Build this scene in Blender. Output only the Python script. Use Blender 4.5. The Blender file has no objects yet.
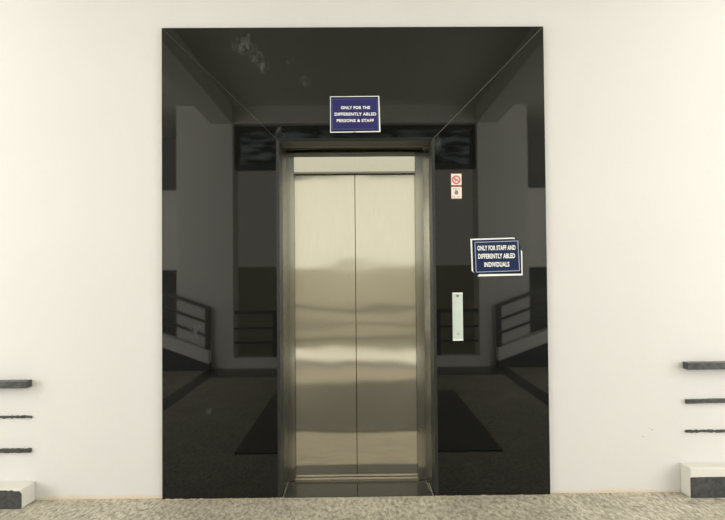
import bpy, bmesh, math, random
from mathutils import Vector, Matrix
random.seed(7)
S = bpy.context.scene
COL = S.collection

# ---------------------------------------------------------------- camera, world, lights, exposure
cam_d = bpy.data.cameras.new('camera')
cam_d.sensor_fit = 'HORIZONTAL'; cam_d.sensor_width = 36.0
cam_d.lens = 36.0 * 560.0 / 725.0
cam_d.clip_start = 0.02
cam = bpy.data.objects.new('camera', cam_d); COL.objects.link(cam)
def cam_matrix(pitch, yaw, roll, loc):
    cy, sy, cp, sp = math.cos(yaw), math.sin(yaw), math.cos(pitch), math.sin(pitch)
    f = Vector((sy*cp, cy*cp, sp)); r = Vector((cy, -sy, 0)); u = r.cross(f)
    cr, sr = math.cos(roll), math.sin(roll)
    r2 = r*cr + u*sr; u2 = -r*sr + u*cr
    m = Matrix(((r2.x, u2.x, -f.x, loc[0]), (r2.y, u2.y, -f.y, loc[1]), (r2.z, u2.z, -f.z, loc[2]), (0, 0, 0, 1)))
    return m
cam.matrix_world = cam_matrix(0.02035, 0.00988, -0.008576, (0.01315, -3.78417, 1.5026))
S.camera = cam

w = bpy.data.worlds.new('hazy_sky'); S.world = w; w.use_nodes = True
bg = w.node_tree.nodes['Background']
bg.inputs[0].default_value = (1.0, 0.975, 0.80, 1); bg.inputs[1].default_value = 1.2

S.view_settings.view_transform = 'Standard'; S.view_settings.look = 'None'
S.view_settings.exposure = 0.0; S.view_settings.gamma = 1.0; S.view_settings.use_curve_mapping = False

def area(name, loc, rot, sx, sy, power, color):
    l = bpy.data.lights.new(name, 'AREA'); l.shape = 'RECTANGLE'; l.size = sx; l.size_y = sy
    l.energy = power; l.color = color
    o = bpy.data.objects.new(name, l); COL.objects.link(o); o.location = loc; o.rotation_euler = rot
    return o
H = math.pi/2
DAY = (1.0, 0.99, 0.99)
# daylight through the open ends of the hall; north pair added to brighten the far pillars
area('daylight_west', (-5.9, -3.1, 2.0), (0, -H, 0), 3.6, 3.8, 205, DAY)
area('daylight_east', (5.9, -3.1, 2.0), (0, H, 0), 3.6, 3.8, 212, DAY)
for nm, x in (('pillar_fill_west', -4.5), ('pillar_fill_east', 4.5)):
    o = area(nm, (x, 0.25, 2.2), (-H, 0, 0), 2.2, 3.4, 260, DAY)
    o.data.spread = math.radians(110)

# ---------------------------------------------------------------- material helpers
def mat(name, color=(0.5, 0.5, 0.5), rough=0.6, metal=0.0, **kw):
    m = bpy.data.materials.new(name); m.use_nodes = True
    b = m.node_tree.nodes['Principled BSDF']
    b.inputs['Base Color'].default_value = (*color, 1)
    b.inputs['Roughness'].default_value = rough
    b.inputs['Metallic'].default_value = metal
    for k, v in kw.items():
        b.inputs[k.replace('_', ' ')].default_value = v
    return m
def N(m, t, **props):
    n = m.node_tree.nodes.new(t)
    for k, v in props.items(): setattr(n, k, v)
    return n
def L(m, a, b): m.node_tree.links.new(a, b)
def P(m): return m.node_tree.nodes['Principled BSDF']
def coords(m, scale=(1, 1, 1), rot=(0, 0, 0)):
    tc = N(m, 'ShaderNodeTexCoord'); mp = N(m, 'ShaderNodeMapping')
    mp.inputs['Scale'].default_value = scale; mp.inputs['Rotation'].default_value = rot
    L(m, tc.outputs['Object'], mp.inputs['Vector']); return mp.outputs['Vector']
def noise(m, vec, scale, detail=3, rough=0.5):
    n = N(m, 'ShaderNodeTexNoise'); n.inputs['Scale'].default_value = scale
    n.inputs['Detail'].default_value = detail; n.inputs['Roughness'].default_value = rough
    L(m, vec, n.inputs['Vector']); return n.outputs['Fac']
def ramp(m, fac, stops):
    r = N(m, 'ShaderNodeValToRGB'); el = r.color_ramp.elements
    while len(el) < len(stops): el.new(0.5)
    for e, (p, c) in zip(el, stops):
        e.position = p; e.color = (*c, 1) if len(c) == 3 else c
    L(m, fac, r.inputs['Fac']); return r.outputs['Color']
def mix(m, fac, a, b, mode='MIX'):
    x = N(m, 'ShaderNodeMix', data_type='RGBA', blend_type=mode)
    if isinstance(fac, float): x.inputs[0].default_value = fac
    else: L(m, fac, x.inputs[0])
    for i, v in ((6, a), (7, b)):
        if isinstance(v, tuple): x.inputs[i].default_value = (*v, 1)
        else: L(m, v, x.inputs[i])
    return x.outputs[2]
def math_n(m, op, a, b=None, c=None, clamp=False):
    x = N(m, 'ShaderNodeMath', operation=op); x.use_clamp = clamp
    for i, v in enumerate((a, b, c)):
        if v is None: continue
        if isinstance(v, (int, float)): x.inputs[i].default_value = v
        else: L(m, v, x.inputs[i])
    return x.outputs[0]
def bump(m, h, strength, dist=0.01):
    b = N(m, 'ShaderNodeBump'); b.inputs['Strength'].default_value = strength; b.inputs['Distance'].default_value = dist
    L(m, h, b.inputs['Height']); L(m, b.outputs['Normal'], P(m).inputs['Normal'])
def sep(m, vec):
    s = N(m, 'ShaderNodeSeparateXYZ'); L(m, vec, s.inputs[0]); return s.outputs
def grey(c): return (c, c, c)

# painted plaster, cream, with a peach stain just above the floor and a few scuffs
def make_wall(name, base, stain=True):
    m = mat(name, base, 0.7)
    v = coords(m)
    col = ramp(m, noise(m, v, 1.3, 4), [(0.3, tuple(c*0.975 for c in base)), (0.7, base)])
    col = mix(m, ramp(m, noise(m, v, 26, 3), [(0.62, grey(0)), (0.78, grey(0.10))]), col, tuple(c*0.8 for c in base))
    if stain:
        s = sep(m, v)
        wob = math_n(m, 'MULTIPLY_ADD', noise(m, v, 5, 5), 0.060, -0.008)
        edge = math_n(m, 'SUBTRACT', wob, s[2])
        f = math_n(m, 'MULTIPLY', math_n(m, 'MULTIPLY', edge, 30, clamp=True), 0.7)
        col = mix(m, f, col, (0.60, 0.45, 0.28))
        for (px, pz, r) in ((2.007, 0.41, 0.009), (1.945, 0.365, 0.007), (1.99, 0.42, 0.006)):
            d = N(m, 'ShaderNodeVectorMath', operation='DISTANCE')
            sc = N(m, 'ShaderNodeVectorMath', operation='MULTIPLY'); sc.inputs[1].default_value = (1, 0, 1)
            L(m, v, sc.inputs[0]); L(m, sc.outputs[0], d.inputs[0]); d.inputs[1].default_value = (px, 0, pz)
            nz = math_n(m, 'MULTIPLY_ADD', noise(m, v, 90, 2), r*1.6, math_n(m, 'MULTIPLY', d.outputs['Value'], -1))
            col = mix(m, math_n(m, 'MULTIPLY', math_n(m, 'MULTIPLY', nz, 300, clamp=True), 0.6), col, (0.12, 0.11, 0.09))
    L(m, col, P(m).inputs['Base Color'])
    bump(m, noise(m, v, 60, 5), 0.12, 0.004)
    return m
M_WALL = make_wall('cream_wall_paint', (0.605, 0.594, 0.592))
M_PLAIN = make_wall('cream_plaster', (0.80, 0.785, 0.71), stain=False)
M_CEIL = make_wall('ceiling_paint', (0.80, 0.80, 0.70), stain=False)
M_KERB = make_wall('kerb_paint', (0.62, 0.605, 0.56), stain=False)
M_DIM = make_wall('stairwell_shade_tone', (0.34, 0.34, 0.30), stain=False)  # wall paint darkened to put the stairwell's shade into its colour

# speckled stone floor
M_FLOOR = mat('speckled_stone_floor', rough=0.45)
m = M_FLOOR; v = coords(m); vs = coords(m, (2.2, 1.0, 1.0), (0, 0, 0.5))
c1 = ramp(m, noise(m, vs, 19, 8, 0.78), [(0.36, (0.14, 0.125, 0.10)), (0.49, (0.395, 0.37, 0.315)), (0.62, (0.62, 0.59, 0.515))])
c2 = ramp(m, noise(m, v, 3.0, 3), [(0.3, (0.82, 0.80, 0.76)), (0.7, (1.08, 1.05, 1.0))])
col = mix(m, 1.0, c1, c2, 'MULTIPLY')
vo = N(m, 'ShaderNodeTexVoronoi'); vo.inputs['Scale'].default_value = 42; L(m, vs, vo.inputs['Vector'])
col = mix(m, ramp(m, vo.outputs['Distance'], [(0.08, grey(0.8)), (0.24, grey(0))]), col, (0.10, 0.085, 0.06))
s = sep(m, v)
dust = math_n(m, 'MULTIPLY', math_n(m, 'ADD', s[1], math_n(m, 'MULTIPLY_ADD', noise(m, v, 9, 4), 0.16, -0.07)), 12, clamp=True)
col = mix(m, math_n(m, 'MULTIPLY', dust, 0.45), col, (0.36, 0.26, 0.15))
L(m, col, P(m).inputs['Base Color']); bump(m, noise(m, v, 80, 4), 0.15, 0.003)
M_BORDER = mat('dark_stone_border', (0.03, 0.03, 0.027), 0.3)
M_MAT = mat('dark_mat_rubber', (0.115, 0.113, 0.10), 0.9)

# polished black granite, with dusty smears in a few spots
M_GRAN = mat('black_polished_granite', (0.004, 0.0042, 0.0034), 0.025, IOR=1.44)
m = M_GRAN; v = coords(m)
base = ramp(m, noise(m, v, 120, 4), [(0.35, (0.0025, 0.0026, 0.0022)), (0.75, (0.0065, 0.0068, 0.0055))])
fac = None
for (px, pz, r, st) in ((-0.74, 3.05, 0.10, 0.9), (-0.66, 2.97, 0.07, 0.8), (-0.61, 2.90, 0.055, 1.0), (-0.33, 2.80, 0.05, 0.8),
                        (-0.44, 2.93, 0.04, 0.3), (-0.50, 2.45, 0.05, 0.8), (0.56, 2.37, 0.06, 0.7), (0.20, 3.12, 0.03, 0.3),
                        (-1.08, 1.11, 0.07, 0.35), (-0.99, 0.57, 0.05, 0.35)):
    d = N(m, 'ShaderNodeVectorMath', operation='DISTANCE'); sc = N(m, 'ShaderNodeVectorMath', operation='MULTIPLY')
    sc.inputs[1].default_value = (1, 0, 1); L(m, v, sc.inputs[0]); L(m, sc.outputs[0], d.inputs[0]); d.inputs[1].default_value = (px, 0, pz)
    f = math_n(m, 'MULTIPLY', math_n(m, 'SUBTRACT', 1.0, math_n(m, 'DIVIDE', d.outputs['Value'], r), clamp=True), st)
    fac = f if fac is None else math_n(m, 'MAXIMUM', fac, f)
sm = ramp(m, noise(m, coords(m, (1.3, 1, 0.7), (0, 0.6, 0)), 24, 8, 0.75), [(0.45, grey(0)), (0.85, grey(0.8))])
fac = math_n(m, 'MULTIPLY', math_n(m, 'MULTIPLY', fac, sm), 1.9, clamp=True)
L(m, mix(m, math_n(m, 'MULTIPLY', fac, 0.8), base, (0.16, 0.17, 0.17)), P(m).inputs['Base Color'])
L(m, math_n(m, 'MULTIPLY_ADD', fac, 0.4, 0.025), P(m).inputs['Roughness'])
M_THRESH = mat('worn_black_granite', (0.014, 0.014, 0.010), 0.12, IOR=1.3)
M_JOINT = mat('mitre_grout', (0.085, 0.082, 0.07), 0.6)
M_EDGE = mat('granite_polished_edge', (0.022, 0.023, 0.022), 0.3, IOR=1.3)
M_LINE2 = mat('pale_grout', (0.38, 0.37, 0.33), 0.7)
M_MORTAR = mat('dusty_mortar', (0.42, 0.33, 0.22), 0.9)

# brushed stainless steel: vertical grain spreads reflections sideways
def steel(name, color, rough, aniso=0.75, wave=0.0):
    m = mat(name, color, rough, 1.0)
    P(m).inputs['Anisotropic'].default_value = aniso
    t = N(m, 'ShaderNodeTangent', direction_type='RADIAL', axis='Z')
    L(m, t.outputs[0], P(m).inputs['Tangent'])
    v = coords(m, (60, 60, 1.2))
    L(m, ramp(m, noise(m, v, 6, 4, 0.6), [(0.3, tuple(c*0.94 for c in color)), (0.7, color)]), P(m).inputs['Base Color'])
    if wave:
        w1 = noise(m, coords(m, (1.6, 1, 2.6)), 1.3, 1)
        bump(m, w1, wave, 0.02)
    return m
M_DOOR = steel('brushed_steel_door', (0.60, 0.565, 0.49), 0.13, 1.0, 0.10)
M_STEEL = steel('brushed_steel_frame', (0.37, 0.36, 0.315), 0.18, 0.8)
M_TRANSOM = steel('wavy_brushed_steel', (0.50, 0.485, 0.425), 0.14, 0.8, 0.35)
M_SOFFIT = steel('shaded_head_steel', (0.20, 0.195, 0.165), 0.3, 0.5)  # frame steel with the shade under the head put into its colour
M_SILL = mat('aluminium_sill', (0.52, 0.47, 0.40), 0.35, 1.0)
M_GAP = mat('seam_backing_black', (0.004, 0.004, 0.004), 0.9)

M_BLACK = mat('chipped_black_paint', (0.03, 0.032, 0.034), 0.45)
m = M_BLACK; v = coords(m)
L(m, ramp(m, noise(m, v, 40, 4), [(0.35, (0.022, 0.023, 0.024)), (0.65, (0.052, 0.055, 0.057))]), P(m).inputs['Base Color'])
M_RAIL = mat('black_rail_paint', (0.03, 0.03, 0.03), 0.35)
m = M_RAIL; v = coords(m)
L(m, ramp(m, noise(m, v, 30, 5, 0.7), [(0.35, (0.018, 0.018, 0.018)), (0.6, (0.05, 0.052, 0.05)), (0.75, (0.13, 0.13, 0.12))]), P(m).inputs['Base Color'])
bump(m, noise(m, v, 50, 4), 0.4, 0.004)
M_WHITE = mat('white_board', (0.80, 0.81, 0.78), 0.4)
M_PURP = mat('indigo_sign_face', (0.030, 0.028, 0.125), 0.4, IOR=1.2)
M_PURPD = mat('indigo_shadow_line', (0.010, 0.010, 0.030), 0.4, IOR=1.2)
M_NAVY = mat('navy_sign_face', (0.014, 0.024, 0.072), 0.4, IOR=1.2)
M_NAVYD = mat('dark_navy_edge', (0.006, 0.010, 0.030), 0.4, IOR=1.2)
M_TEXT = mat('white_lettering', (0.86, 0.87, 0.84), 0.5)
M_LINE = mat('pale_blue_line', (0.34, 0.37, 0.52), 0.5)
M_RED = mat('red_print', (0.50, 0.025, 0.03), 0.45)
M_DRED = mat('dark_red_print', (0.22, 0.010, 0.018), 0.45)
M_INK = mat('black_print', (0.03, 0.03, 0.03), 0.6)
M_GINK = mat('grey_print', (0.16, 0.17, 0.15), 0.6)
M_PINK = mat('pale_sticker', (0.74, 0.70, 0.63), 0.45)
M_PLATE = mat('satin_call_plate', (0.52, 0.58, 0.54), 0.5, 0.15)
M_PLATEE = mat('bright_plate_end', (0.82, 0.85, 0.81), 0.35, 0.1)
M_BTN = mat('button_ring', (0.06, 0.065, 0.06), 0.4)
M_GLASS = mat('window_glass_painted_glimmer', (0.02, 0.025, 0.026), 0.08, IOR=1.6)
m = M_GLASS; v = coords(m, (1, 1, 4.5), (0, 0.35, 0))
L(m, ramp(m, noise(m, v, 2.6, 3), [(0.42, (0.03, 0.035, 0.035)), (0.62, (0.34, 0.42, 0.43))]), P(m).inputs['Base Color'])  # reflected glimmer painted into the glass colour as pale streaks
M_HEDGE = mat('dark_yard_wall', (0.74, 0.70, 0.58), 0.9)
M_YARD = mat('yard_ground', (0.42, 0.40, 0.32), 0.9)

# ---------------------------------------------------------------- object helpers
def mesh_obj(name, bm, m, parent=None, kind=None, bevel=0.0, label=None):
    bmesh.ops.recalc_face_normals(bm, faces=bm.faces)
    me = bpy.data.meshes.new(name); bm.to_mesh(me); bm.free()
    o = bpy.data.objects.new(name, me); COL.objects.link(o)
    me.materials.append(m)
    if parent: o.parent = parent; o.matrix_parent_inverse = parent_inv(parent)
    if kind: o['kind'] = kind
    if label: o['label'] = label
    if bevel:
        b = o.modifiers.new('bevel', 'BEVEL'); b.width = bevel; b.segments = 2; b.limit_method = 'ANGLE'
    return o
def parent_inv(p):
    return Matrix.Translation(-Vector(p.location))       # geometry is written in world coordinates
def thing(name, label, cat, loc=(0, 0, 0), group=None):
    o = bpy.data.objects.new(name, None); COL.objects.link(o); o.location = loc; o.empty_display_size = 0.1
    o['label'] = label; o['category'] = cat
    if group: o['group'] = group
    return o
def tag(o, label, cat, group=None):
    o['label'] = label; o['category'] = cat
    if group: o['group'] = group
    return o
def box(bm, x0, x1, y0, y1, z0, z1):
    vs = [bm.verts.new((x, y, z)) for x in (x0, x1) for y in (y0, y1) for z in (z0, z1)]
    for f in ((0, 1, 3, 2), (4, 6, 7, 5), (0, 4, 5, 1), (2, 3, 7, 6), (0, 2, 6, 4), (1, 5, 7, 3)):
        bm.faces.new([vs[i] for i in f])
    return bm
def boxes(*bs):
    bm = bmesh.new()
    for b in bs: box(bm, *b)
    return bm
def prism(pts, y0, y1, bm=None):          # polygon in XZ, extruded along Y
    bm = bm or bmesh.new()
    a = [bm.verts.new((x, y0, z)) for x, z in pts]; b = [bm.verts.new((x, y1, z)) for x, z in pts]
    bm.faces.new(a); bm.faces.new(b[::-1])
    n = len(pts)
    for i in range(n): bm.faces.new((a[i], b[i], b[(i+1) % n], a[(i+1) % n]))
    return bm
def strip(p, q, wdt, y0, y1, bm=None):    # straight strip in XZ from p to q
    d = Vector((q[0]-p[0], q[1]-p[1])).normalized(); n = Vector((-d.y, d.x))*wdt/2
    return prism([(p[0]+n.x, p[1]+n.y), (q[0]+n.x, q[1]+n.y), (q[0]-n.x, q[1]-n.y), (p[0]-n.x, p[1]-n.y)], y0, y1, bm)
def disc(cx, cz, r, y0, y1, n=32, bm=None):
    return prism([(cx+r*math.cos(2*math.pi*i/n), cz+r*math.sin(2*math.pi*i/n)) for i in range(n)], y0, y1, bm)
def ring(cx, cz, r0, r1, y0, y1, n=40):
    bm = bmesh.new(); L4 = []
    for i in range(n):
        a = 2*math.pi*i/n; c, s_ = math.cos(a), math.sin(a)
        L4.append([bm.verts.new((cx+r*c, y, cz+r*s_)) for r, y in ((r0, y0), (r1, y0), (r1, y1), (r0, y1))])
    for i in range(n):
        A, B = L4[i], L4[(i+1) % n]
        for k in range(4): bm.faces.new((A[k], B[k], B[(k+1) % 4], A[(k+1) % 4]))
    return bm
def lettering(text, cx, cz, width, height, y, parent, m=M_TEXT, bold=0.03, rot=0.0, depth=0.0006):
    cu = bpy.data.curves.new('lettering', 'FONT'); cu.body = text; cu.size = 1; cu.offset = bold; cu.extrude = 0.01
    cu.space_character = 1.08; cu.resolution_u = 4
    to = bpy.data.objects.new('lettering_source', cu); COL.objects.link(to)
    dg = bpy.context.evaluated_depsgraph_get()
    me = bpy.data.meshes.new_from_object(to.evaluated_get(dg))
    bpy.data.objects.remove(to); bpy.data.curves.remove(cu)
    xs = [v.co.x for v in me.vertices]; ys = [v.co.y for v in me.vertices]
    x0, x1, y0, y1 = min(xs), max(xs), min(ys), max(ys)
    c, s_ = math.cos(rot), math.sin(rot)
    for v in me.vertices:
        X = (v.co.x-(x0+x1)/2)/(x1-x0)*width; Z = (v.co.y-(y0+y1)/2)/(y1-y0)*height
        Y = y - depth if v.co.z > 0 else y
        v.co = (cx+X*c-Z*s_, Y, cz+X*s_+Z*c)
    me.materials.clear(); me.materials.append(m)
    o = bpy.data.objects.new('lettering', me); COL.objects.link(o)
    o.parent = parent; o.matrix_parent_inverse = parent_inv(parent)
    return o

# ---------------------------------------------------------------- setting
FZ = -0.009                                # floor level
WY = 0.02                                  # face of the lift wall
OX0, OX1, OZ = -0.509, 0.527, 2.389        # opening in the granite
mesh_obj('floor', boxes((-6.2, 6.2, -5.6, 0.6, -0.12, FZ)), M_FLOOR, kind='structure')
mesh_obj('ceiling', boxes((-6.2, 6.2, -7.2, 0.6, 4.15, 4.3)), M_CEIL, kind='structure')
bm = boxes((-3.3, OX0-0.03, WY, 0.40, -0.05, 4.15), (OX1+0.03, 3.3, WY, 0.40, -0.05, 4.15), (OX0-0.03, OX1+0.03, WY, 0.40, 2.46, 4.15))
mesh_obj('wall_front', bm, M_WALL, kind='structure')
mesh_obj('wall_seam_backing', boxes((-0.60, 0.62, 0.42, 0.46, -0.1, 2.7)), M_GAP, kind='structure')  # unseen black plate added behind the doors so their seam reads dark
# far side of the hall: pillars, head beam, stairwell walls (all seen mirrored in the granite and the steel)
mesh_obj('wall_back_left', boxes((-2.84, -1.95, -5.5, -5.1, -0.05, 4.15)), M_PLAIN, kind='structure')
mesh_obj('wall_back_right', boxes((1.95, 2.75, -5.5, -5.1, -0.05, 4.15)), M_PLAIN, kind='structure')
mesh_obj('wall_back_head', boxes((-1.95, 1.95, -5.5, -5.1, 3.87, 4.15)), M_PLAIN, kind='structure')
bm = boxes((-6.2, -2.84, -5.45, -5.3, 1.55, 2.84), (2.75, 6.2, -5.45, -5.3, 1.55, 2.84))
mesh_obj('wall_landing', bm, M_PLAIN, kind='structure')
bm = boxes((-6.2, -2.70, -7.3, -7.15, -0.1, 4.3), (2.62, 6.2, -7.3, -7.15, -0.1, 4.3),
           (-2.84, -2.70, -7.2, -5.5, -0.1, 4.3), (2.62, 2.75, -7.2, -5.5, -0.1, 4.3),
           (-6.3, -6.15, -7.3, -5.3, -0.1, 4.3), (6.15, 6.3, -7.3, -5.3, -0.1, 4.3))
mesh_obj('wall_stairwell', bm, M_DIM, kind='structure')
mesh_obj('trim_1', boxes((-2.28, -1.95, -5.1, WY, 3.865, 4.15)), M_CEIL, kind='structure')
mesh_obj('trim_2', boxes((1.95, 2.28, -5.1, WY, 3.865, 4.15)), M_CEIL, kind='structure')
mesh_obj('trim_3', boxes((-2.32, -2.12, -5.1, -0.5, FZ, FZ+0.003), (2.12, 2.32, -5.1, -0.5, FZ, FZ+0.003), (-2.12, 2.12, -4.95, -4.35, FZ, FZ+0.003)), M_BORDER, kind='structure')
win = mesh_obj('window_1', boxes((-1.95, 1.95, -5.36, -5.24, 3.80, 3.87), (-1.95, 1.95, -5.36, -5.24, 3.16, 3.23),
      (-1.95, -1.88, -5.36, -5.24, 3.23, 3.80), (1.88, 1.95, -5.36, -5.24, 3.23, 3.80),
      (-0.68, -0.61, -5.36, -5.24, 3.23, 3.80), (0.61, 0.68, -5.36, -5.24, 3.23, 3.80)), M_RAIL, kind='structure')
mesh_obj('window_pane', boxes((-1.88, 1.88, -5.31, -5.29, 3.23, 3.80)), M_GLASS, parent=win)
mesh_obj('ground', boxes((-12, 12, -20, -5.6, -0.30, -0.10)), M_YARD, kind='structure')
mesh_obj('wall_yard', boxes((-12, 12, -9.6, -9.2, -0.15, 1.63)), M_HEDGE, kind='structure')

# ---------------------------------------------------------------- granite surround
GX, GZ = 1.30, 3.167
g = thing('granite_surround', 'large polished black granite surround framing the steel lift entrance', 'surround', (0, WY, 0))
e = 0.0007
cw = 0.020                                                          # polished chamfer round the opening
ax0, ax1, az = OX0-cw, OX1+cw, OZ+cw
mesh_obj('jamb_slab', prism([(-GX, FZ+0.001), (ax0, FZ+0.001), (ax0, az-e), (-GX, GZ-e)], 0.0, WY), M_GRAN, g)
mesh_obj('jamb_slab', prism([(GX, FZ+0.001), (GX, GZ-e), (ax1, az-e), (ax1, FZ+0.001)], 0.0, WY), M_GRAN, g)
mesh_obj('lintel_slab', prism([(-GX, GZ), (ax0, az), (ax1, az), (GX, GZ)], 0.0, WY), M_GRAN, g)
mesh_obj('mitre_joint', strip((-GX+0.008, GZ-0.008), (ax0, az), 0.0013, -0.0004, WY-0.001), M_JOINT, g, label='thin grey mitre joint')
mesh_obj('mitre_joint', strip((GX-0.008, GZ-0.008), (ax1, az), 0.0034, -0.0004, WY-0.001), M_JOINT, g, label='thin grey mitre joint')
bm = bmesh.new()                                                    # chamfered edge round three sides of the opening
prof = [(0, 0.0), (cw, 0.010), (cw, 0.17), (0, 0.17)]
paths = [[(ax0+d, y, FZ+0.001) for d, y in prof], [(ax0+d, y, az-d) for d, y in prof],
         [(ax1-d, y, az-d) for d, y in prof], [(ax1-d, y, FZ+0.001) for d, y in prof]]
rows = [[bm.verts.new(p) for p in r] for r in paths]
for a, b in zip(rows, rows[1:]):
    for k in range(4): bm.faces.new((a[k], a[(k+1) % 4], b[(k+1) % 4], b[k]))
bm.faces.new(rows[0]); bm.faces.new(rows[-1])
mesh_obj('edge_bevel', bm, M_EDGE, g, label='grey polished edge round the opening')
def mortar(x0, x1):                         # crumbly sandy line along the foot of the granite
    bm = bmesh.new(); n = int((x1-x0)/0.012); rows = []
    for i in range(n+1):
        x = x0+(x1-x0)*i/n; d = random.uniform(0.001, 0.006); h = random.choice((0.0003, 0.0005, 0.001, 0.002, 0.005))
        rows.append([bm.verts.new(p) for p in ((x, 0, FZ), (x, 0, FZ+h), (x, -d, FZ+h*0.7), (x, -d-0.003, FZ))])
    for a, b in zip(rows, rows[1:]):
        for k in range(4): bm.faces.new((a[k], b[k], b[(k+1) % 4], a[(k+1) % 4]))
    bm.faces.new(rows[0]); bm.faces.new(rows[-1])
    return bm
mesh_obj('trim_4', mortar(-GX, OX0-0.02), M_MORTAR, kind='structure')
mesh_obj('trim_5', mortar(OX1+0.02, GX), M_MORTAR, kind='structure')

# ---------------------------------------------------------------- lift entrance
RY = 0.28                                   # back of the recess
el = thing('elevator', 'brushed steel lift entrance with closed two-panel doors in the granite surround', 'elevator', (0, 0.3, 0))
DX0, DX1, DZ, DC = -0.446, 0.446, 2.216, 0.002
def jamb(sg):
    xo = OX0 if sg < 0 else OX1
    xo2 = -0.500 if sg < 0 else 0.500       # slight splay
    xi = -0.443 if sg < 0 else 0.443
    t = 0.02*sg
    pts = [(xo, 0.172), (xo2, RY), (xi, RY), (xi, RY+0.022), (xo2+t, RY+0.022), (xo+t, 0.172)]
    bm = bmesh.new()
    a = [bm.verts.new((x, y, FZ+0.003)) for x, y in pts]; b = [bm.verts.new((x, y, 2.44)) for x, y in pts]
    bm.faces.new(a); bm.faces.new(b)
    for i in range(6): bm.faces.new((a[i], a[(i+1) % 6], b[(i+1) % 6], b[i]))
    return bm
mesh_obj('jamb', jamb(-1), M_STEEL, el); mesh_obj('jamb', jamb(1), M_STEEL, el)
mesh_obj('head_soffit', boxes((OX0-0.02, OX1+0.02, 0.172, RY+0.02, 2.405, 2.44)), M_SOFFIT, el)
bm = bmesh.new()                            # folded sheet: flat upper strip, lower strip tipped slightly to the floor
prf = [(RY-0.012, 2.404), (RY-0.012, 2.335), (RY-0.001, DZ+0.006), (RY+0.03, DZ+0.006), (RY+0.03, 2.404)]
a = [bm.verts.new((-0.4395, y, z)) for y, z in prf]; b = [bm.verts.new((0.4395, y, z)) for y, z in prf]
bm.faces.new(a); bm.faces.new(b)
for i in range(5): bm.faces.new((a[i], a[(i+1) % 5], b[(i+1) % 5], b[i]))
tr = mesh_obj('transom_panel', bm, M_TRANSOM, el)
mesh_obj('drip_lip', boxes((-0.4395, 0.4395, RY-0.012, RY-0.004, DZ, DZ+0.012)), M_STEEL, tr)
mesh_obj('door_panel', boxes((-0.46, DC-0.0025, RY+0.036, RY+0.066, 0.016, 2.30)), M_DOOR, el)
mesh_obj('door_panel', boxes((DC+0.0025, 0.46, RY+0.036, RY+0.066, 0.016, 2.30)), M_DOOR, el)
bm = boxes((-0.4425, 0.4425, RY-0.010, RY+0.09, -0.03, 0.012))
mesh_obj('door_sill', bm, M_SILL, el)
th = mesh_obj('threshold', boxes((OX0+0.018, OX1-0.018, 0.004, RY-0.011, -0.03, FZ+0.0035)), M_THRESH, el, label='black granite threshold slab')
for sg in (-1, 1):
    xa, xb = (OX0+0.012, -0.492) if sg < 0 else (OX1-0.012, 0.492)
    bm = bmesh.new(); q = [(xa-0.0013, 0.0), (xa+0.0013, 0.0), (xb+0.0013, RY-0.002), (xb-0.0013, RY-0.002)]
    a = [bm.verts.new((x, y, -0.02)) for x, y in q]; b = [bm.verts.new((x, y, FZ+0.0045)) for x, y in q]
    bm.faces.new(a); bm.faces.new(b)
    for i in range(4): bm.faces.new((a[i], a[(i+1) % 4], b[(i+1) % 4], b[i]))
    mesh_obj('threshold_joint', bm, M_LINE2, th)
for x0, x1 in ((OX0+0.001, OX0+0.010), (OX1-0.010, OX1-0.001)):
    mesh_obj('threshold_edge', boxes((x0, x1, 0.004, RY-0.011, -0.03, FZ+0.003)), M_THRESH, th)

# ---------------------------------------------------------------- signs on the granite
sg1 = thing('notice_sign', 'indigo sign with white border centred above the steel doors', 'sign', (0.008, 0, 2.57))
mesh_obj('backing', prism([(-0.160, 2.692), (0.174, 2.694), (0.180, 2.448), (0.012, 2.446), (0.004, 2.453), (-0.004, 2.446), (-0.161, 2.445)], -0.004, 0.0), M_WHITE, sg1, label='white border board')
fc = mesh_obj('face', prism([(-0.155, 2.687), (0.166, 2.688), (0.170, 2.455), (-0.156, 2.451)], -0.0055, -0.004), M_PURP, sg1)
mesh_obj('shadow_line', prism([(-0.154, 2.686), (0.165, 2.687), (0.165, 2.679), (-0.154, 2.678)], -0.0060, -0.0055), M_PURPD, fc)  # shadow along the sign's top and bottom edges, drawn as dark strips
mesh_obj('shadow_line', prism([(-0.154, 2.460), (0.168, 2.463), (0.168, 2.456), (-0.154, 2.452)], -0.0060, -0.0055), M_PURPD, fc)
bm = bmesh.new()
for p, q in (((-0.146, 2.672), (0.158, 2.673)), ((0.158, 2.673), (0.160, 2.469)), ((0.160, 2.469), (-0.146, 2.467)), ((-0.146, 2.467), (-0.146, 2.672))):
    strip(p, q, 0.0022, -0.0058, -0.0055, bm)
mesh_obj('border_line', bm, mat('faint_indigo_line', (0.10, 0.10, 0.20), 0.5), fc)
for t, cx, cz, wd in (('ONLY FOR THE', 0.012, 2.614, 0.198), ('DIFFERENTLY ABLED', 0.011, 2.570, 0.282), ('PERSONS & STAFF', 0.010, 2.526, 0.252)):
    lettering(t, cx, cz, wd, 0.021, -0.0056, fc, bold=0.026)

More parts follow.
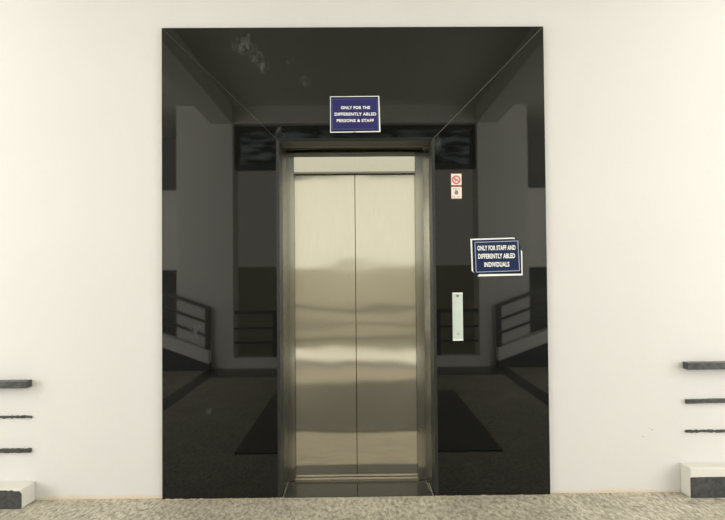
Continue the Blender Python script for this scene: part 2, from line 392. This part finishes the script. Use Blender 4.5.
sg2 = thing('notice_sign', 'navy sign with offset white backing on the granite right of the doors', 'sign', (0.96, 0, 1.6))
mesh_obj('backing', prism([(0.7822, 1.7165), (1.0798, 1.7231), (1.083, 1.7165), (1.1167, 1.6505), (1.1329, 1.6267), (1.1329, 1.467), (0.832, 1.4617), (0.8113, 1.4802), (0.7887, 1.5)], -0.005, 0.0), M_WHITE, sg2, label='white backing board sticking out on two sides')
fc = mesh_obj('face', prism([(0.7938, 1.7072), (1.0733, 1.7145), (1.1012, 1.7072), (1.1219, 1.6584), (1.1244, 1.4789), (0.8372, 1.4776), (0.8294, 1.4657), (0.8126, 1.4736), (0.7984, 1.5)], -0.0075, -0.005), M_NAVYD, sg2)
cs = [(0.8113, 1.6927), (1.1025, 1.7), (1.1122, 1.4987), (0.8178, 1.4908)]
mesh_obj('print_area', prism(cs, -0.0080, -0.0075), M_NAVY, fc)
bm = bmesh.new()
for i in range(4): strip(cs[i], cs[(i+1) % 4], 0.0050, -0.0086, -0.0080, bm)
mesh_obj('border_line', bm, M_LINE, fc)
for t, cx, cz, wd in (('ONLY FOR STAFF AND', 0.9569, 1.6544, 0.258), ('DIFFERENTLY ABLED', 0.9575, 1.599, 0.249), ('INDIVIDUALS', 0.9582, 1.5422, 0.169)):
    lettering(t, cx, cz, wd, 0.033, -0.0081, fc, bold=0.028, rot=0.01)

# small prohibition sticker
st = thing('warning_sticker', 'small red and white prohibition sticker above the navy sign', 'sticker', (0.693, 0, 2.075))
sx0, sx1 = 0.657, 0.727
mesh_obj('backing', boxes((sx0-0.001, sx1+0.001, -0.0015, 0.0, 1.986, 2.163)), M_DRED, st, label='dark red edge')
up = mesh_obj('prohibition_label', boxes((sx0, sx1, -0.0025, -0.0015, 2.083, 2.159)), M_PINK, st)
lo = mesh_obj('notice_label', boxes((sx0, sx1, -0.0025, -0.0015, 1.992, 2.070)), M_PINK, st)
cx, cz = 0.6915, 2.119
mesh_obj('prohibition_ring', ring(cx, cz, 0.021, 0.029, -0.0033, -0.0025), M_RED, up)
bm = strip((cx-0.014, cz+0.005), (cx+0.011, cz-0.006), 0.007, -0.0030, -0.0025)
strip((cx+0.004, cz+0.002), (cx+0.012, cz+0.010), 0.003, -0.0030, -0.0025, bm); disc(cx-0.006, cz-0.009, 0.004, -0.0030, -0.0025, 16, bm)
mesh_obj('pictogram', bm, M_INK, up)
mesh_obj('slash', strip((cx-0.018, cz+0.015), (cx+0.018, cz-0.015), 0.006, -0.0036, -0.0030), M_RED, up)
bm = disc(cx, 2.030, 0.013, -0.0031, -0.0025, 24)
for dx in (-0.018, -0.003, 0.016): box(bm, cx+dx-0.003, cx+dx+0.003, -0.0030, -0.0025, 2.052, 2.060)
for dx in (-0.024, -0.013, 0.011, 0.022): box(bm, cx+dx-0.004, cx+dx+0.002, -0.0030, -0.0025, 2.000, 2.006)
box(bm, cx-0.010, cx+0.010, -0.0030, -0.0025, 2.041, 2.047)
mesh_obj('pictogram', bm, M_GINK, lo)
mesh_obj('red_mark', boxes((cx-0.008, cx+0.008, -0.0036, -0.0031, 2.026, 2.034)), mat('faded_red_print', (0.45, 0.18, 0.16), 0.5), lo)

# call plate
cp = thing('call_panel', 'tall pale metal call plate on the granite right of the doors', 'call panel', (0.69, 0, 1.19))
fp = mesh_obj('faceplate', boxes((0.6545, 0.7235, -0.014, 0.0, 1.038, 1.350)), M_PLATE, cp, bevel=0.0015)
mesh_obj('end_cap', boxes((0.6545, 0.7235, -0.0155, -0.0, 1.031, 1.040)), M_PLATEE, cp, bevel=0.001)
mesh_obj('end_cap', boxes((0.6545, 0.7235, -0.0155, -0.0, 1.346, 1.354)), M_PLATEE, cp, bevel=0.001)
kc = mesh_obj('key_switch', ring(0.6885, 1.332, 0.0055, 0.0085, -0.0165, -0.014, 24), M_BTN, cp)
mesh_obj('key_slot', disc(0.6885, 1.332, 0.0035, -0.0155, -0.014, 16), M_GINK, kc)
bt = mesh_obj('call_button', ring(0.689, 1.076, 0.0085, 0.0105, -0.0146, -0.014, 28), mat('button_rim', (0.45, 0.50, 0.46), 0.4), cp)
bm = strip((0.6815, 1.072), (0.689, 1.083), 0.003, -0.0155, -0.014); strip((0.689, 1.083), (0.6965, 1.072), 0.003, -0.0155, -0.014, bm)
mesh_obj('up_arrow', bm, M_GINK, bt)

# ---------------------------------------------------------------- railings and kerbs
def ragged_bar(x0, x1, y0, y1, z, h, rag, seed, end=0, slope=0.0):
    """bar along X with slightly uneven painted edges"""
    r = random.Random(seed); bm = bmesh.new(); n = max(2, int(abs(x1-x0)/0.012)); rows = []
    for i in range(n+1):
        t = i/n; x = x0+(x1-x0)*t; zc = z+slope*(x-x0)
        up = h/2 + r.uniform(-rag, rag*0.4); dn = h/2 + r.uniform(-rag, rag*0.4)
        rows.append([bm.verts.new(p) for p in ((x, y0, zc-dn), (x, y0, zc+up), (x, y1, zc+up), (x, y1, zc-dn))])
    for a, b in zip(rows, rows[1:]):
        for k in range(4): bm.faces.new((a[k], b[k], b[(k+1) % 4], a[(k+1) % 4]))
    bm.faces.new(rows[0]); bm.faces.new(rows[-1])
    return bm
def wall_railing(x0, x1, specs, label, kz, kd):
    s_ = 1 if x1 > x0 else -1
    t = thing('railing', label, 'railing', ((x0+x1)/2, WY, 0), 'railings beside the lift wall')
    for nm, z, h, d, rag, dx, sl in specs:
        mesh_obj(nm, ragged_bar(x0+dx, x1, WY-d, WY, z, h, rag, int(z*1000), slope=sl), M_RAIL, t)
    xp = x1 - 0.03*s_
    mesh_obj('post', boxes((xp-0.025, xp+0.025, WY-0.06, WY-0.01, kz, specs[0][1])), M_RAIL, t)
    return t
wall_railing(-2.180, -3.25, [('handrail', 0.772, 0.046, 0.065, 0.001, 0.0, 0.0), ('rail_bar', 0.547, 0.018, 0.010, 0.0055, 0.005, 0.006), ('rail_bar', 0.324, 0.028, 0.016, 0.003, 0.0, 0.0)],
             'black three-bar railing on the wall left of the granite', 0.118, 0.15)
wall_railing(2.224, 3.25, [('handrail', 0.848, 0.045, 0.065, 0.001, 0.0, 0.0), ('rail_bar', 0.602, 0.028, 0.020, 0.0015, 0.012, 0.015), ('rail_bar', 0.400, 0.018, 0.010, 0.0045, 0.006, 0.0)],
             'black three-bar railing on the wall right of the granite', 0.188, 0.09)
def kerb(x0, x1, d, h, hb, label, ragged):
    s_ = 1 if x1 > x0 else -1
    t = thing('kerb', label, 'kerb', ((x0+x1)/2, WY, 0), 'kerbs below the railings')
    xf = x0 + s_*0.006
    bm = bmesh.new()                        # plan slightly skewed at its free end
    q = [(x0, WY), (xf, WY-d), (x1, WY-d), (x1, WY)]
    a = [bm.verts.new((x, y, FZ)) for x, y in q]; b = [bm.verts.new((x, y, h)) for x, y in q]
    bm.faces.new(a); bm.faces.new(b)
    for i in range(4): bm.faces.new((a[i], a[(i+1) % 4], b[(i+1) % 4], b[i]))
    mesh_obj('plinth', bm, M_KERB, t, bevel=0.006)
    r = random.Random(3); bm = bmesh.new(); cols = []; x = xf
    while abs(x-xf) < abs(x1-xf):
        near = max(0.08, 1-abs(x-xf)/0.13)*ragged
        top = hb - r.uniform(0, 0.020)*near
        if not cols: top -= 0.02*ragged
        cols.append([bm.verts.new(p) for p in ((x, WY-d, FZ+0.001), (x, WY-d-0.002, FZ+0.001), (x, WY-d-0.002, top), (x, WY-d, top))])
        x += s_*0.012
    for a, b in zip(cols, cols[1:]):
        for k in range(4): bm.faces.new((a[k], b[k], b[(k+1) % 4], a[(k+1) % 4]))
    bm.faces.new(cols[0]); bm.faces.new(cols[-1])
    mesh_obj('painted_face', bm, M_BLACK, t, label='chipped black painted face')
kerb(-2.155, -3.25, 0.142, 0.118, 0.112, 'low white kerb with chipped black face at the left wall foot', 1.0)
kerb(2.192, 3.25, 0.105, 0.188, 0.128, 'taller white kerb with black painted face at the right wall foot', 0.15)

# ---------------------------------------------------------------- far side, seen only as mirror images in the granite and steel
BY = -5.1
rl = thing('railing', 'black three-bar railing across the far opening, mirrored in the steel doors', 'railing', (0, BY, 0))
for nm, z, h in (('handrail', 0.865, 0.055), ('rail_bar', 0.61, 0.032), ('rail_bar', 0.38, 0.032)):
    mesh_obj(nm, boxes((-1.95, 1.95, BY-0.14, BY-0.09, z-h/2, z+h/2)), M_RAIL, rl)
for xx in (-1.3, 1.3): mesh_obj('post', boxes((xx-0.04, xx+0.04, BY-0.145, BY-0.085, 0.15, 0.865)), M_RAIL, rl)
tag(mesh_obj('kerb', boxes((-1.95, 1.95, BY-0.22, BY, FZ, 0.15)), M_PLAIN), 'long pale kerb under the far railing, mirrored in the granite', 'kerb')
for sg, xs in ((-1, -2.29), (1, 2.20)):
    side = 'left' if sg < 0 else 'right'
    def X(d): return xs + sg*d
    sp = thing('stair_flight', f'pale sloping stair side with black rails mirrored in the {side} granite slab', 'stair', (X(0.5), BY, 0), 'stair sides across the hall')
    k = 0.36; Lr = 2.6
    mesh_obj('stringer', prism([(X(0), 0.10), (X(0), 0.30), (X(Lr), 0.30+k*Lr), (X(Lr), 0.12+k*Lr), (X(0.06), 0.12)], BY+0.02, BY+0.20), M_PLAIN, sp)
    mesh_obj('skirting', prism([(X(0.0), FZ), (X(0.0), 0.10), (X(0.06), 0.12), (X(Lr), 0.12+k*Lr), (X(Lr), FZ)], BY+0.02, BY+0.17), M_BLACK, sp)
    for nm, z, h in (('handrail', 0.94, 0.055), ('rail_bar', 0.71, 0.035), ('rail_bar', 0.50, 0.035)):
        mesh_obj(nm, prism([(X(0), z-h/2), (X(0), z+h/2), (X(Lr), z+h/2+k*Lr), (X(Lr), z-h/2+k*Lr)], BY+0.09, BY+0.13), M_RAIL, sp)
    for d in (0.03, 1.3): mesh_obj('post', boxes((X(d)-0.035, X(d)+0.035, BY+0.08, BY+0.14, 0.29+k*d, 0.94+k*d)), M_RAIL, sp)
tag(mesh_obj('floor_mat', boxes((-1.02, 1.22, -3.28, -0.91, FZ, 0.004)), M_MAT, bevel=0.004), 'dark mat lying before the lift, seen mirrored in the granite', 'mat')
